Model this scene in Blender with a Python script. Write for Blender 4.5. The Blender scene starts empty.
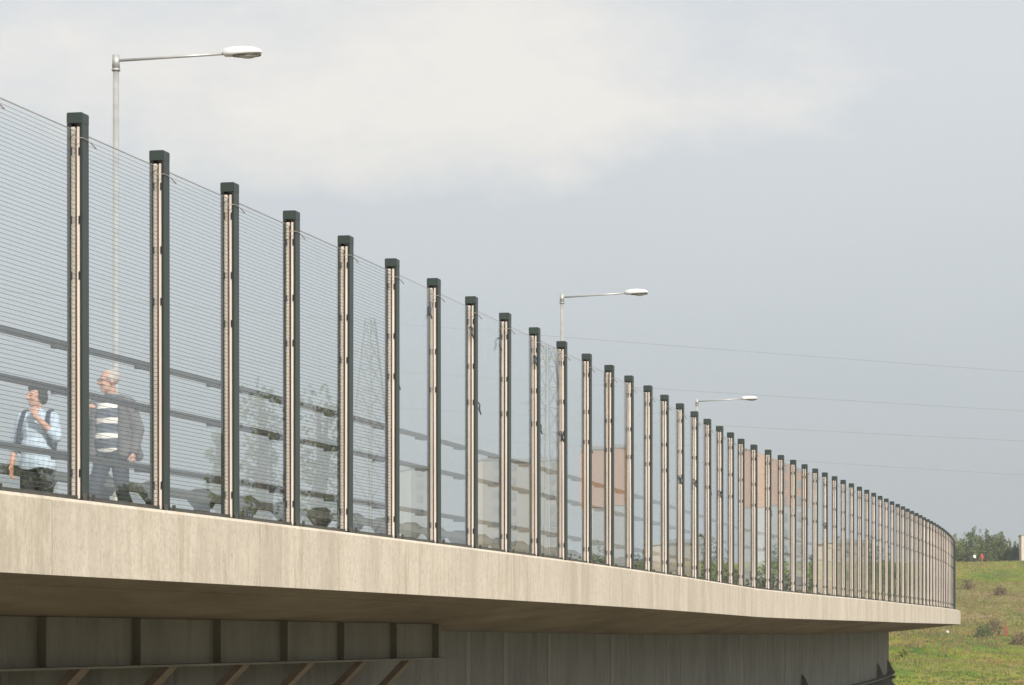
import bpy, bmesh, math, random
from mathutils import Vector, Matrix, noise
random.seed(7)
sc = bpy.context.scene
COL = sc.collection
R = math.radians
F = 3300.0            # focal length in pixels of the 1024 wide picture

# ------------------------------------------------------------------ helpers
class MB:
    """collects simple solids, builds one mesh"""
    def __init__(s): s.v = []; s.f = []; s.mi = []; s.cur = 0
    def add(s, vs, fs):
        b = len(s.v); s.v += [tuple(v) for v in vs]
        s.f += [tuple(b + i for i in f) for f in fs]; s.mi += [s.cur] * len(fs)
    def box(s, x0, x1, y0, y1, z0, z1, M=None):
        vs = [Vector(p) for p in ((x0,y0,z0),(x1,y0,z0),(x1,y1,z0),(x0,y1,z0),(x0,y0,z1),(x1,y0,z1),(x1,y1,z1),(x0,y1,z1))]
        if M: vs = [M @ v for v in vs]
        s.add(vs, [(0,3,2,1),(4,5,6,7),(0,1,5,4),(1,2,6,5),(2,3,7,6),(3,0,4,7)])
    def tube(s, pts, rad, n=8, caps=True):
        pts = [Vector(p) for p in pts]
        if not hasattr(rad, '__len__'): rad = [rad] * len(pts)
        vs = []; ref = None
        for i, p in enumerate(pts):
            t = (pts[min(i+1, len(pts)-1)] - pts[max(i-1, 0)]).normalized()
            if ref is None: ref = t.orthogonal().normalized()
            a = (ref - t * ref.dot(t)); a = a.normalized() if a.length > 1e-6 else t.orthogonal().normalized()
            ref = a; b = t.cross(a)
            for k in range(n):
                an = 2*math.pi*k/n
                vs.append(p + (a*math.cos(an) + b*math.sin(an)) * rad[i])
        fs = []
        for i in range(len(pts)-1):
            for k in range(n):
                k2 = (k+1) % n
                fs.append((i*n+k, i*n+k2, (i+1)*n+k2, (i+1)*n+k))
        if caps:
            fs.append(tuple(range(n-1, -1, -1))); fs.append(tuple((len(pts)-1)*n + k for k in range(n)))
        s.add(vs, fs)
    def prism(s, poly, ext, M=None):
        """poly: list of Vectors, ext: Vector"""
        poly = [Vector(p) for p in poly]; ext = Vector(ext); n = len(poly)
        vs = poly + [p + ext for p in poly]
        if M: vs = [M @ v for v in vs]
        s.add(vs, [tuple(range(n-1,-1,-1)), tuple(range(n,2*n))] + [(i,(i+1)%n,n+(i+1)%n,n+i) for i in range(n)])
    def ell(s, c, r, M=None, nu=12, nv=8):
        c = Vector(c); r = (r,r,r) if not hasattr(r,'__len__') else r
        vs = [Vector((0,0,r[2]))]; fs = []
        for j in range(1, nv):
            ph = math.pi*j/nv
            for i in range(nu):
                th = 2*math.pi*i/nu
                vs.append(Vector((r[0]*math.sin(ph)*math.cos(th), r[1]*math.sin(ph)*math.sin(th), r[2]*math.cos(ph))))
        vs.append(Vector((0,0,-r[2])))
        for i in range(nu):
            fs.append((0, 1+i, 1+(i+1)%nu))
            for j in range(nv-2):
                a = 1+j*nu
                fs.append((a+i, a+nu+i, a+nu+(i+1)%nu, a+(i+1)%nu))
            a = 1+(nv-2)*nu
            fs.append((a+i, len(vs)-1, a+(i+1)%nu))
        vs = [(M @ v if M else v) + c for v in vs]
        s.add(vs, fs)
    def cap(s, p, q, r1, r2=None, n=10):
        """tapered capsule with round ends"""
        r2 = r1 if r2 is None else r2
        p = Vector(p); q = Vector(q); d = (q-p); L = d.length
        if L < 1e-6: return s.ell(p, r1)
        d.normalize(); pts = []; rad = []
        for a in (89, 60, 30): pts.append(p - d*r1*math.sin(R(a))); rad.append(r1*math.cos(R(a)))
        pts.append(p); rad.append(r1); pts.append(q); rad.append(r2)
        for a in (30, 60, 89): pts.append(q + d*r2*math.sin(R(a))); rad.append(r2*math.cos(R(a)))
        s.tube(pts, rad, n)
    def mesh(s, name, mats, smooth=False):
        me = bpy.data.meshes.new(name); me.from_pydata(s.v, [], s.f); me.update()
        for m in (mats if isinstance(mats, (list, tuple)) else [mats]): me.materials.append(m)
        for p, mi in zip(me.polygons, s.mi): p.material_index = mi; p.use_smooth = smooth
        return me
    def build(s, name, mats, parent=None, smooth=False, fix=True):
        me = s.mesh(name, mats, smooth)
        if fix:
            bm = bmesh.new(); bm.from_mesh(me); bmesh.ops.recalc_face_normals(bm, faces=bm.faces); bm.to_mesh(me); bm.free()
        o = bpy.data.objects.new(name, me); COL.objects.link(o)
        if parent: o.parent = parent
        return o

def tag(o, label=None, cat=None, group=None, kind=None):
    if label: o['label'] = label
    if cat: o['category'] = cat
    if group: o['group'] = group
    if kind: o['kind'] = kind
    return o
def empty(name, loc=(0,0,0), rz=0):
    o = bpy.data.objects.new(name, None); COL.objects.link(o); o.location = loc; o.rotation_euler = (0,0,rz); o.empty_display_size = .2
    return o
def copy_tree(o, parent=None):
    c = o.copy(); COL.objects.link(c)
    if parent is not None: c.parent = parent
    for ch in o.children: copy_tree(ch, c)
    return c
def remesh(mb, voxel, smooth_it=2):
    """union of overlapping closed solids as one continuous surface"""
    me = mb.mesh('tmp', [])
    bm = bmesh.new(); bm.from_mesh(me); bmesh.ops.recalc_face_normals(bm, faces=bm.faces); bm.to_mesh(me); bm.free()
    o = bpy.data.objects.new('tmp', me); COL.objects.link(o)
    m = o.modifiers.new('r', 'REMESH'); m.mode = 'VOXEL'; m.voxel_size = voxel; m.use_smooth_shade = True
    if smooth_it:
        k = o.modifiers.new('s', 'SMOOTH'); k.iterations = smooth_it; k.factor = .5
    dg = bpy.context.evaluated_depsgraph_get(); dg.update()
    res = bpy.data.meshes.new_from_object(o.evaluated_get(dg))
    bpy.data.objects.remove(o); bpy.data.meshes.remove(me)
    for p in res.polygons: p.use_smooth = True
    return res
def mesh_obj(name, me, mat, parent=None):
    me.name = name; me.materials.clear()
    for m in (mat if isinstance(mat, (list, tuple)) else [mat]): me.materials.append(m)
    o = bpy.data.objects.new(name, me); COL.objects.link(o)
    if parent: o.parent = parent
    return o

# ------------------------------------------------------------------ materials
class NT:
    def __init__(s, name):
        s.m = bpy.data.materials.new(name); s.m.use_nodes = True; s.t = s.m.node_tree; s.t.nodes.clear()
        s.out = s.n('ShaderNodeOutputMaterial')
    def n(s, ty, **kw):
        x = s.t.nodes.new(ty)
        for k, v in kw.items(): setattr(x, k, v)
        return x
    def l(s, a, b): s.t.links.new(a, b)
    def val(s, node, **kw):
        for k, v in kw.items(): node.inputs[k.replace('_', ' ')].default_value = v
        return node
    def noise(s, scale, vec=None, stretch=(1,1,1), detail=5, rough=.6):
        if vec is None:
            tc = s.n('ShaderNodeTexCoord'); vec = tc.outputs['Object']
        mp = s.n('ShaderNodeMapping'); mp.inputs['Scale'].default_value = stretch; s.l(vec, mp.inputs['Vector'])
        nz = s.n('ShaderNodeTexNoise'); nz.inputs['Scale'].default_value = scale; nz.inputs['Detail'].default_value = detail; nz.inputs['Roughness'].default_value = rough
        s.l(mp.outputs[0], nz.inputs['Vector']); return nz.outputs['Fac']
    def ramp(s, fac, stops):
        r = s.n('ShaderNodeValToRGB'); e = r.color_ramp.elements
        while len(e) < len(stops): e.new(.5)
        for x, (p, c) in zip(e, stops):
            x.position = p; x.color = (*c, 1) if hasattr(c, '__len__') else (c, c, c, 1)
        s.l(fac, r.inputs[0]); return r.outputs['Color']
    def mix(s, fac, a, b, blend='MIX'):
        m = s.n('ShaderNodeMix', data_type='RGBA', blend_type=blend)
        for i, v in ((0, fac), (6, a), (7, b)):
            if hasattr(v, 'is_output'): s.l(v, m.inputs[i])
            elif i == 0: m.inputs[0].default_value = v
            else: m.inputs[i].default_value = (*v, 1)
        return m.outputs[2]
    def math(s, op, a, b=None):
        m = s.n('ShaderNodeMath', operation=op)
        for i, v in ((0, a), (1, b)):
            if v is None: continue
            if hasattr(v, 'is_output'): s.l(v, m.inputs[i])
            else: m.inputs[i].default_value = v
        return m.outputs[0]
    def bsdf(s, col, rough=.7, metal=0, bump=None, bstr=.3, bdist=.02, spec=None):
        b = s.n('ShaderNodeBsdfPrincipled')
        if hasattr(col, 'is_output'): s.l(col, b.inputs['Base Color'])
        else: b.inputs['Base Color'].default_value = (*col, 1)
        if hasattr(rough, 'is_output'): s.l(rough, b.inputs['Roughness'])
        else: b.inputs['Roughness'].default_value = rough
        b.inputs['Metallic'].default_value = metal
        if spec is not None: b.inputs['Specular IOR Level'].default_value = spec
        if bump is not None:
            bp = s.n('ShaderNodeBump'); bp.inputs['Strength'].default_value = bstr; bp.inputs['Distance'].default_value = bdist
            s.l(bump, bp.inputs['Height']); s.l(bp.outputs[0], b.inputs['Normal'])
        s.l(b.outputs[0], s.out.inputs['Surface']); return b

def simple(name, col, rough=.6, var=.25, scale=6, metal=0, stretch=(1,1,1), bump=0, spec=None, per=0):
    t = NT(name); nz = t.noise(scale, stretch=stretch)
    lo = tuple(c*(1-var) for c in col); hi = tuple(min(1, c*(1+var)) for c in col)
    c = t.ramp(nz, [(.3, lo), (.7, hi)])
    if per:
        oi = t.n('ShaderNodeObjectInfo'); c = t.mix(t.math('MULTIPLY', oi.outputs['Random'], per), c, tuple(x*.5 for x in col))
    t.bsdf(c, rough, metal, bump=nz if bump else None, bstr=bump, spec=spec)
    return t.m

def concrete_mat(name, base, streak=.22):
    t = NT(name)
    wide = t.noise(.8, stretch=(1,1,.10), detail=6, rough=.7)
    fine = t.noise(13, stretch=(1,1,.07), detail=7, rough=.75)
    drip = t.noise(4.5, stretch=(1,1,.16), detail=6, rough=.75)
    blot = t.noise(1.7, detail=9, rough=.75)
    grain = t.noise(26, stretch=(1,1,.45), detail=6, rough=.8)
    k = lambda f, tint=(1,1,1): tuple(min(1, x*f*y) for x, y in zip(base, tint))
    c = t.ramp(wide, [(.30, k(.74, (1,.98,.94))), (.5, k(1)), (.68, k(1.10))])
    c = t.mix(t.ramp(fine, [(.50, 0), (.66, .5)]), c, k(.70, (1,.97,.92)))
    c = t.mix(t.ramp(fine, [(.33, .4), (.44, 0)]), c, k(1.18))
    c = t.mix(t.ramp(t.noise(20, detail=8, rough=.8), [(.48, 0), (.62, .7)]), c, k(.70, (1,.97,.92)))
    c = t.mix(t.ramp(drip, [(.53, 0), (.66, .7)]), c, k(.68, (1,.95,.86)))
    c = t.mix(t.ramp(blot, [(.52, 0), (.68, .5)]), c, k(1.16))
    c = t.mix(t.ramp(grain, [(.57, 0), (.68, .8)]), c, k(.60, (1,.95,.88)))
    t.bsdf(c, .88, bump=t.math('ADD', fine, t.math('MULTIPLY', grain, .6)), bstr=.35, bdist=.012)
    return t.m
M = {}
M['fascia'] = concrete_mat('board_marked_concrete', (.655,.595,.495))
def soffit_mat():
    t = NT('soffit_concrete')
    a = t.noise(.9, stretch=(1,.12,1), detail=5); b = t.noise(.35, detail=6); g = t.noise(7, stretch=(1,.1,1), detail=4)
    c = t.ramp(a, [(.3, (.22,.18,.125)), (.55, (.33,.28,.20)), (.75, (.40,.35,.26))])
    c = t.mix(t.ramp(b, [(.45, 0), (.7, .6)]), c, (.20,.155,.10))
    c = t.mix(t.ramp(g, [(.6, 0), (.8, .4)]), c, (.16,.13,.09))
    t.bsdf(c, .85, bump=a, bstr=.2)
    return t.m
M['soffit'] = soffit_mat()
def steel_mat(name, base, stain):
    t = NT(name)
    a = t.noise(.55, stretch=(1,1,.8), detail=7, rough=.65); b = t.noise(1.6, stretch=(1,1,.22), detail=7, rough=.75); g = t.noise(9, detail=5, rough=.7); w = t.noise(.9, stretch=(1,1,.10), detail=5)
    c = t.ramp(a, [(.32, tuple(x*.68 for x in base)), (.5, base), (.7, tuple(x*1.22 for x in base))])
    c = t.mix(t.ramp(b, [(.48, 0), (.66, .85)]), c, stain)
    c = t.mix(t.ramp(w, [(.54, 0), (.68, .5)]), c, tuple(x*1.3 for x in base))
    c = t.mix(t.ramp(g, [(.56, 0), (.72, .4)]), c, tuple(x*.6 for x in stain))
    t.bsdf(c, .6, bump=b, bstr=.1)
    return t.m
M['girder'] = steel_mat('grey_girder_paint', (.20,.205,.185), (.115,.115,.10))
M['joint'] = simple('joint_filler', (.36,.32,.26), .9, .5, 6)
M['girderlight'] = steel_mat('lighter_girder_paint', (.25,.25,.235), (.18,.18,.16))
M['edgesteel'] = steel_mat('brown_weathered_steel', (.20,.19,.138), (.14,.125,.085))
M['strut'] = steel_mat('strut_steel', (.26,.205,.15), (.17,.12,.08))
M['post'] = simple('dark_green_post_paint', (.034,.050,.045), .42, .3, 3, stretch=(1,1,.2), per=.4)
M['postin'] = simple('black_channel_lining', (.012,.013,.012), .5, .2, 3)
M['gasket'] = simple('pink_beige_gasket', (.70,.625,.555), .7, .10, 6, stretch=(1,1,.25), per=.35)
M['seam'] = simple('brown_seal_seam', (.05,.024,.016), .7, .2, 6)
M['wire'] = simple('galvanised_wire', (.42,.36,.31), .5, .15, 20)
M['redtip'] = simple('rusty_wire_end', (.22,.08,.06), .6, .2, 20)
M['dark'] = simple('dark_strap', (.05,.065,.08), .6, .25, 20)
M['frame'] = simple('dark_frame_metal', (.06,.06,.052), .5, .3, 5)
M['rail'] = simple('dark_rail_paint', (.065,.07,.07), .5, .2, 3)
M['galv'] = simple('galvanised_steel', (.46,.47,.46), .42, .15, 4, metal=.35)
M['lampwhite'] = simple('white_lamp_housing', (.88,.88,.87), .4, .06, 4)
M['lens'] = simple('pale_lamp_lens', (.62,.62,.56), .25, .1, 8)
M['guard'] = simple('guard_rail_steel', (.11,.12,.11), .55, .3, 3, metal=.2)
M['guardpost'] = simple('dark_guard_post', (.016,.024,.015), .6, .35, 4)
M['asphalt'] = simple('asphalt', (.05,.05,.052), .9, .25, 12)
M['cable'] = simple('grey_cable', (.26,.27,.28), .6, .1, 1)
M['pylon'] = simple('pylon_steel', (.32,.34,.33), .6, .15, .5)

def glass_mat(name, threads):
    t = NT(name)
    geo = t.n('ShaderNodeNewGeometry')
    ior = t.n('ShaderNodeMix', data_type='FLOAT'); t.l(geo.outputs['Backfacing'], ior.inputs[0]); ior.inputs[2].default_value = 1.49; ior.inputs[3].default_value = 1/1.49
    fr = t.n('ShaderNodeFresnel'); t.l(ior.outputs[0], fr.inputs['IOR'])
    tr = t.n('ShaderNodeBsdfTransparent'); tr.inputs[0].default_value = (.975,.985,.98,1)
    gl = t.n('ShaderNodeBsdfGlossy'); gl.inputs['Roughness'].default_value = .006; gl.inputs[0].default_value = (1,1,1,1)
    mx = t.n('ShaderNodeMixShader'); t.l(fr.outputs[0], mx.inputs[0]); t.l(tr.outputs[0], mx.inputs[1]); t.l(gl.outputs[0], mx.inputs[2])
    # a light film of dust
    du = t.n('ShaderNodeBsdfDiffuse'); du.inputs[0].default_value = (.55,.55,.52,1)
    dm = t.n('ShaderNodeMixShader'); t.l(mx.outputs[0], dm.inputs[1]); t.l(du.outputs[0], dm.inputs[2])
    dn = t.noise(1.6, stretch=(1,1,.35), detail=5)
    dr = t.ramp(dn, [(.3, .0), (.8, .018)]); oi = t.n('ShaderNodeObjectInfo'); t.l(t.math('MULTIPLY', dr, t.math('MULTIPLY', oi.outputs['Random'], 1.6)), dm.inputs[0])
    last = dm
    if threads:
        tc = t.n('ShaderNodeTexCoord'); sp = t.n('ShaderNodeSeparateXYZ'); t.l(tc.outputs['Object'], sp.inputs[0])
        fz = t.math('FRACT', t.math('DIVIDE', sp.outputs['Z'], .0335))
        on = t.math('MULTIPLY', t.math('LESS_THAN', fz, .10), .9)
        th = t.n('ShaderNodeBsdfDiffuse'); th.inputs[0].default_value = (.10,.11,.11,1)
        m2 = t.n('ShaderNodeMixShader'); t.l(on, m2.inputs[0]); t.l(last.outputs[0], m2.inputs[1]); t.l(th.outputs[0], m2.inputs[2]); last = m2
    t.l(last.outputs[0], t.out.inputs['Surface'])
    return t.m
M['glass'] = glass_mat('clear_barrier_glass', False)
M['glass_thread'] = glass_mat('threaded_acrylic', True)
M['edge'] = simple('polished_glass_edge', (.62,.65,.64), .3, .1, 3)

# ------------------------------------------------------------------ plan of the bridge (camera at the origin, y forward)
heads = []                                   # heading of segment i -> i+1, degrees right of forward
for i in range(-4, 90):
    if i <= 21: h = 12.258 - (i-1)*(12.258-9.698)/20
    elif i == 22: h = 11.80
    elif i <= 46: h = 12.711 - (i-23)*(12.711-10.512)/23
    elif i <= 62: h = 10.512 - (i-46)*.17
    else: h = 7.792 - (i-62)*.42
    if i < 1: h = 12.258
    heads.append(h)
I0 = -4
PP = {1: Vector((-3.358, 25.586))}
for i in range(1, 86): a = R(heads[i-I0]); PP[i+1] = PP[i] + 2*Vector((math.sin(a), math.cos(a)))
for i in range(0, I0-1, -1): a = R(heads[i-I0]); PP[i] = PP[i+1] - 2*Vector((math.sin(a), math.cos(a)))
ZB = 1.065
def rise(d): return -.035*math.exp(-((d-72)/17)**2) + (0 if d < 98 else min(.3, .15*((d-98)/50)**1.2))
def head_at(i):
    i = max(I0+1, min(85, i)); return (heads[i-1-I0] + heads[i-I0]) / 2
def frame(s):
    """s in metres from post 1 -> point, unit inward, heading"""
    u = s/2 + 1; i = max(I0, min(84, math.floor(u))); k = u - i
    p = PP[i].lerp(PP[i+1], k); h = R(head_at(i)*(1-k) + head_at(i+1)*k)
    return p, Vector((-math.cos(h), math.sin(h))), h
def P3(s, w, z):
    p, n, h = frame(s); q = p + n*w
    return Vector((q.x, q.y, z + rise(p.y)))
def sweep(mb, prof, s0, s1, step=1.0):
    """closed profile of (w, z) swept along the bridge"""
    n = max(1, round((s1-s0)/step)); m = len(prof); vs = []; fs = []
    for j in range(n+1):
        s = s0 + (s1-s0)*j/n
        vs += [P3(s, w, z) for w, z in prof]
    for j in range(n):
        for k in range(m):
            fs.append((j*m+k, j*m+(k+1)%m, (j+1)*m+(k+1)%m, (j+1)*m+k))
    fs += [tuple(range(m-1,-1,-1)), tuple(n*m+k for k in range(m))]
    mb.add(vs, fs)
def local(s, w, z):
    p = P3(s, w, z); h = frame(s)[2]
    return Matrix.Translation(p) @ Matrix.Rotation(-h, 4, 'Z')      # x outward, y along, z up
def project(p): return 512 + p[0]/p[1]*F, 638 - p[2]/p[1]*F
def s_at_x(x, w):
    lo, hi = -8, 110
    for _ in range(50):
        m = (lo+hi)/2
        if project(P3(m, w, 0))[0] < x: lo = m
        else: hi = m
    return lo

# ------------------------------------------------------------------ bridge
S0, S1 = -8, 166
bridge = empty('road_bridge', (0,0,0))
tag(bridge, 'curving concrete road bridge on grey steel girders with pale board-marked edge', 'bridge')
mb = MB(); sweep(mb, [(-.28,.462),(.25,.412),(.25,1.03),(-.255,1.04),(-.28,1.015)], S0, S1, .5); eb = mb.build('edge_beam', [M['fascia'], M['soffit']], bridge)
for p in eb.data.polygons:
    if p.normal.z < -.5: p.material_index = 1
for x in (52, 260, 452, 610, 756, 868):
    jm = MB(); jm.box(-.001, .0012, -.006, .006, .466, 1.012, local(s_at_x(x, -.28), -.28, 0)); jm.build('joint', M['joint'], eb)
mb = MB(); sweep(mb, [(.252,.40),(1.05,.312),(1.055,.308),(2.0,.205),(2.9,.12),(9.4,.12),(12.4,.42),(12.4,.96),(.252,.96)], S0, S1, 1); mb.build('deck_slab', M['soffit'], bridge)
mb = MB(); sweep(mb, [(12.402,.44),(12.402,1.04),(12.9,1.04),(12.9,.44)], S0, S1, 2); tag(mb.build('edge_beam', M['fascia'], bridge), None)
mb = MB(); sweep(mb, [(4.0,.962),(4.0,.972),(10.6,.972),(10.6,.962)], S0, S1, 2); mb.build('carriageway', M['asphalt'], bridge)
# main box girder
gir = MB(); sweep(gir, [(2.95,.118),(2.95,-1.72),(9.3,-1.72),(9.3,.118)], S0, S1, 1)
mg = gir.build('main_girder', M['girder'], bridge)
mb = MB(); sweep(mb, [(2.66,-1.723),(2.66,-1.755),(9.5,-1.755),(9.5,-1.723)], S0, S1, 1); mb.build('bottom_flange', M['girder'], mg)
for j, x in enumerate((468, 505, 549, 612, 668, 741, 786, 822, 850, 872)):
    s = s_at_x(x, 2.95); mb = MB(); mb.box(-.003, .005, -.17, .17, -1.718, .105, local(s, 2.95, 0)); mb.build('stiffener_plate', M['girderlight'], mg)
for s in (6.2, 11.8, 17.0):
    mb = MB(); mb.box(-.003, .005, -.17, .17, -1.718, .105, local(s, 2.95, 0)); mb.build('stiffener_plate', M['girder'], mg)
for s in (s_at_x(805, 2.85), s_at_x(883, 2.85), s_at_x(883, 2.85) + 13):
    mb = MB()
    mb.prism([(.001,-.02,-1.722),(.28,-.02,-1.722),(.28,-.02,-1.62),(.10,-.02,-1.20),(.001,-.02,-1.10)], (0,.04,0), local(s, 2.95, 0)); mb.build('gusset', M['edgesteel'], mg)
# pier under the far bend
for s, nm in ((119, 'pier'),):
    mb = MB(); L = local(s, 2.4, 0)
    mb.prism([(-.25,-.9,-1.88),(-.25,-.9,-1.98),(.45,-.9,-3.0),(.45,-.9,-6.8),(-6.7,-.9,-6.8),(-6.7,-.9,-3.0),(-6.0,-.9,-1.98),(-6.0,-.9,-1.88)], (0,1.8,0), L); mb.build(nm, M['girder'], bridge)
    mb = MB(); mb.box(-.9, -.1, -.5, .5, -1.878, -1.757, L); mb.build('bearing', M['edgesteel'], bridge)
    mb = MB(); mb.box(-6, -5.2, -.5, .5, -1.878, -1.757, L); mb.build('bearing', M['edgesteel'], bridge)
# abutment, hidden from the photograph but carrying the near end
mb = MB(); mb.box(-12, -.6, -3, 0, -6.5, -1.76, local(-5, 2.4, 0)); mb.build('abutment', M['fascia'], bridge)
# lower brown edge girder with raking struts
SE = s_at_x(451, 1.9)
eg = MB(); sweep(eg, [(2.0,.197),(2.0,-.27),(2.03,-.27),(2.03,.194)], S0, SE-.2, 1); ego = eg.build('edge_girder', M['edgesteel'], bridge)
mb = MB(); sweep(mb, [(1.83,-.272),(1.83,-.295),(2.2,-.295),(2.2,-.272)], S0, SE, 1); mb.build('bottom_flange', M['edgesteel'], ego)
XS = [38, 133, 214, 281, 338, 391, 433]; s0_ = s_at_x(38, 2.0)
for s in [s0_-2.75*k for k in (4,3,2,1)] + [s_at_x(x, 2.0) for x in XS]:
    mb = MB(); mb.box(.001, .085, -.014, .014, -.268, .197, local(s, 2.0, 0)); mb.build('stiffener_plate', M['edgesteel'], ego)
s1_ = s_at_x(88, 1.95)
for s in [s1_-2.75*k for k in (4,3,2,1)] + [s_at_x(x, 1.95) for x in (86, 174, 247, 312, 366, 412)]:
    a = local(s, 2.02, -.297); mb = MB()
    mb.prism([(.07,-.14,0),(.07,.14,0),(-.04,.14,0),(-.04,-.14,0)], Vector((-.93,0,-.95)), a)
    mb.build('strut', M['strut'], ego)

# ------------------------------------------------------------------ noise barrier
NP = 78
bar = empty('noise_barrier', (0,0,0))
tag(bar, 'long curving noise barrier of glass panels between dark green steel posts on the bridge edge', 'barrier')
# post prototype: local x outward, y along the bridge
def H_post():
    mb = MB()
    mb.box(.0505, .0600, -.07, .07, 0, 2.915)              # green outer flange
    mb.cur = 1; mb.box(-.037, .037, -.005, .005, 0, 2.91)
    mb.box(.037, .0503, -.0695, .0695, .002, 2.913); mb.box(-.0690, -.037, -.0695, .0695, .002, 2.913)
    for z in (2.70, 2.17, 1.74, .21):                      # clamps that pinch the sealing strips
        for x in (-.033, .033): mb.box(x-.0075, x+.0042, -.069, -.0595, z-.03, z+.03)
    return mb
def gasket(x0, x1):
    mb = MB(); mb.box(x0, x1, -.060, -.006, .012, 2.89); mb.box(x0, x1, .006, .06, .012, 2.89); return mb
def cap_mb():
    mb = MB()
    pr = [(-.0695,-.0725,2.917),(.0605,-.0725,2.917),(.0605,-.0725,2.992),(.052,-.0725,3.0),(-.061,-.0725,3.0),(-.0695,-.0725,2.992)]
    mb.prism(pr, (0,.145,0))
    return mb
def wire_mb():
    mb = MB(); z = 2.79
    mb.tube([(.02,-.17,z+.0),(.066,-.09,z+.008),(.07,0,z+.006),(.066,.10,z-.006)], .003, 5)
    mb.cur = 1; mb.tube([(.066,.10,z-.006),(.085,.17,z-.04)], .004, 5)
    return mb
def plate_mb():
    mb = MB(); mb.box(-.13, .11, -.13, .13, -.024, -.004)
    for x in (-.1, .085):
        for y in (-.1, .1): mb.box(x-.012, x+.012, y-.012, y+.012, -.004, .05)
    return mb
def strap_mb(y):
    mb = MB(); z = 1.70 if y > 0 else 2.60
    mb.tube([(.0,y*1.0,z+.07),(.03,y*1.15,z+.03),(.02,y*1.25,z-.02),(.045,y*1.35,z-.09)], [.012,.010,.014,.006], 5)
    return mb
proto = H_post().build('post', [M['post'], M['postin']], bar)
wi = cap_mb().build('cap', M['post'], proto)
gasket(.0105, .0368).build('sealing_strip', M['gasket'], proto)
gasket(-.0368, -.0095).build('sealing_strip', M['gasket'], proto)
sm = MB(); sm.box(-.0090, .0100, -.058, -.0055, .02, 2.85); sm.build('seal_seam', M['seam'], proto)
wire_mb().build('safety_wire', [M['wire'], M['redtip']], proto)
plate_mb().build('base_plate', M['frame'], proto)
strap_me = [strap_mb(.10).mesh('strap', M['dark'], True), strap_mb(-.10).mesh('strap', M['dark'], True)]
for i in range(0, NP):
    o = proto if i == 0 else copy_tree(proto)
    p = PP[i]; h = R(head_at(i))
    o.location = (p.x, p.y, ZB + rise(p.y) + random.uniform(-.004, .004)); o.rotation_euler = (random.uniform(-.002,.002), random.uniform(-.002,.002), -h + random.uniform(-.015,.015))
    if i >= 6 and i < 30:
        for k, me in enumerate(strap_me):
            if k == 1 and (i < 7 or i > 10): continue
            st = bpy.data.objects.new('strap', me); COL.objects.link(st); st.parent = o
            st.location = (random.uniform(-.01,.01), random.uniform(-.02,.02), random.uniform(-.03,.03)); st.rotation_euler = (random.uniform(-.15,.15), 0, 0)
# panels
def panel_proto(glass):
    mb = MB(); mb.box(-.0035, .0035, .012, 1.938, .040, 2.855)
    mb.mi[3] = 1                                           # the threads lie under the outer face
    p = mb.build('glass_panel', [M['glass'], glass], bar)
    fr = MB(); fr.box(-.022, .022, .085, 1.915, .004, .034); fr.build('bottom_rail', M['frame'], p)
    ed = MB(); ed.box(-.005, .005, .085, 1.915, 2.856, 2.858); ed.build('top_edge', M['edge'], p)
    return p
pt = panel_proto(M['glass_thread']); pc = panel_proto(M['glass'])
used = {id(pt): False, id(pc): False}
for i in range(0, NP-1):
    src = pt if i <= 5 else pc
    if not used[id(src)]: o = src; used[id(src)] = True
    else: o = copy_tree(src)
    d = PP[i+1] - PP[i]
    o.location = (PP[i].x, PP[i].y, ZB + rise(PP[i].y)); o.rotation_euler = (0, random.uniform(-.0015,.0015), -math.atan2(d.x, d.y) + random.uniform(-.0008,.0008))
# three handrails on the inner side, with a bracket before every post
for z in (1.235, .88, .372):
    mb = MB(); pr = [(.19,ZB+z-.023),(.19,ZB+z+.023),(.235,ZB+z+.023),(.235,ZB+z-.023)]
    sweep(mb, pr, -3, 2*(NP-2), 1)
    rl = mb.build('handrail', M['rail'], bar)
    bk = MB()
    for i in range(0, 60):
        L = local((i-1)*2, .2, ZB + z)
        bk.box(-.02, .125, -.03, .03, -.052, -.0245, L); bk.box(-.02, .012, .031, .36, -.044, -.0245, L)
    bk.build('bracket', M['rail'], rl)

# ------------------------------------------------------------------ guard rail between walkway and road
gr = empty('guard_rail', (0,0,0)); tag(gr, 'low steel guard rail on dark posts behind the glass barrier, between walkway and road', 'guard rail')
mb = MB(); sweep(mb, [(3.6,1.70),(3.6,1.80),(3.7,1.80),(3.7,1.70)], -3, 110, 1); mb.build('beam', M['guard'], gr)
gp = MB(); gp.box(-.10, .10, -.05, .05, 0, .70); gp.box(-.2, .16, -.13, .13, 0, .03)
gp.prism([(.10,-.012,.03),(.22,-.012,.03),(.22,-.012,.16),(.10,-.012,.46)], (0,.024,0))
gpo = gp.build('post', M['guardpost'], gr)
sp = MB()
sp.prism([(-.10,-.11,.66),(.12,-.11,.66),(.17,-.11,.74),(.17,-.11,.84),(.08,-.11,.91),(-.08,-.11,.91),(-.20,-.11,.86),(-.20,-.11,.79)], (0,.22,0)); sp.build('spacer_block', M['guardpost'], gpo)
for k in range(0, 50):
    o = gpo if k == 0 else copy_tree(gpo)
    s = -2.4 + 2.0*k; p = P3(s, 3.82, .968); o.location = p; o.rotation_euler = (0,0,-frame(s)[2] + .25)

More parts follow.
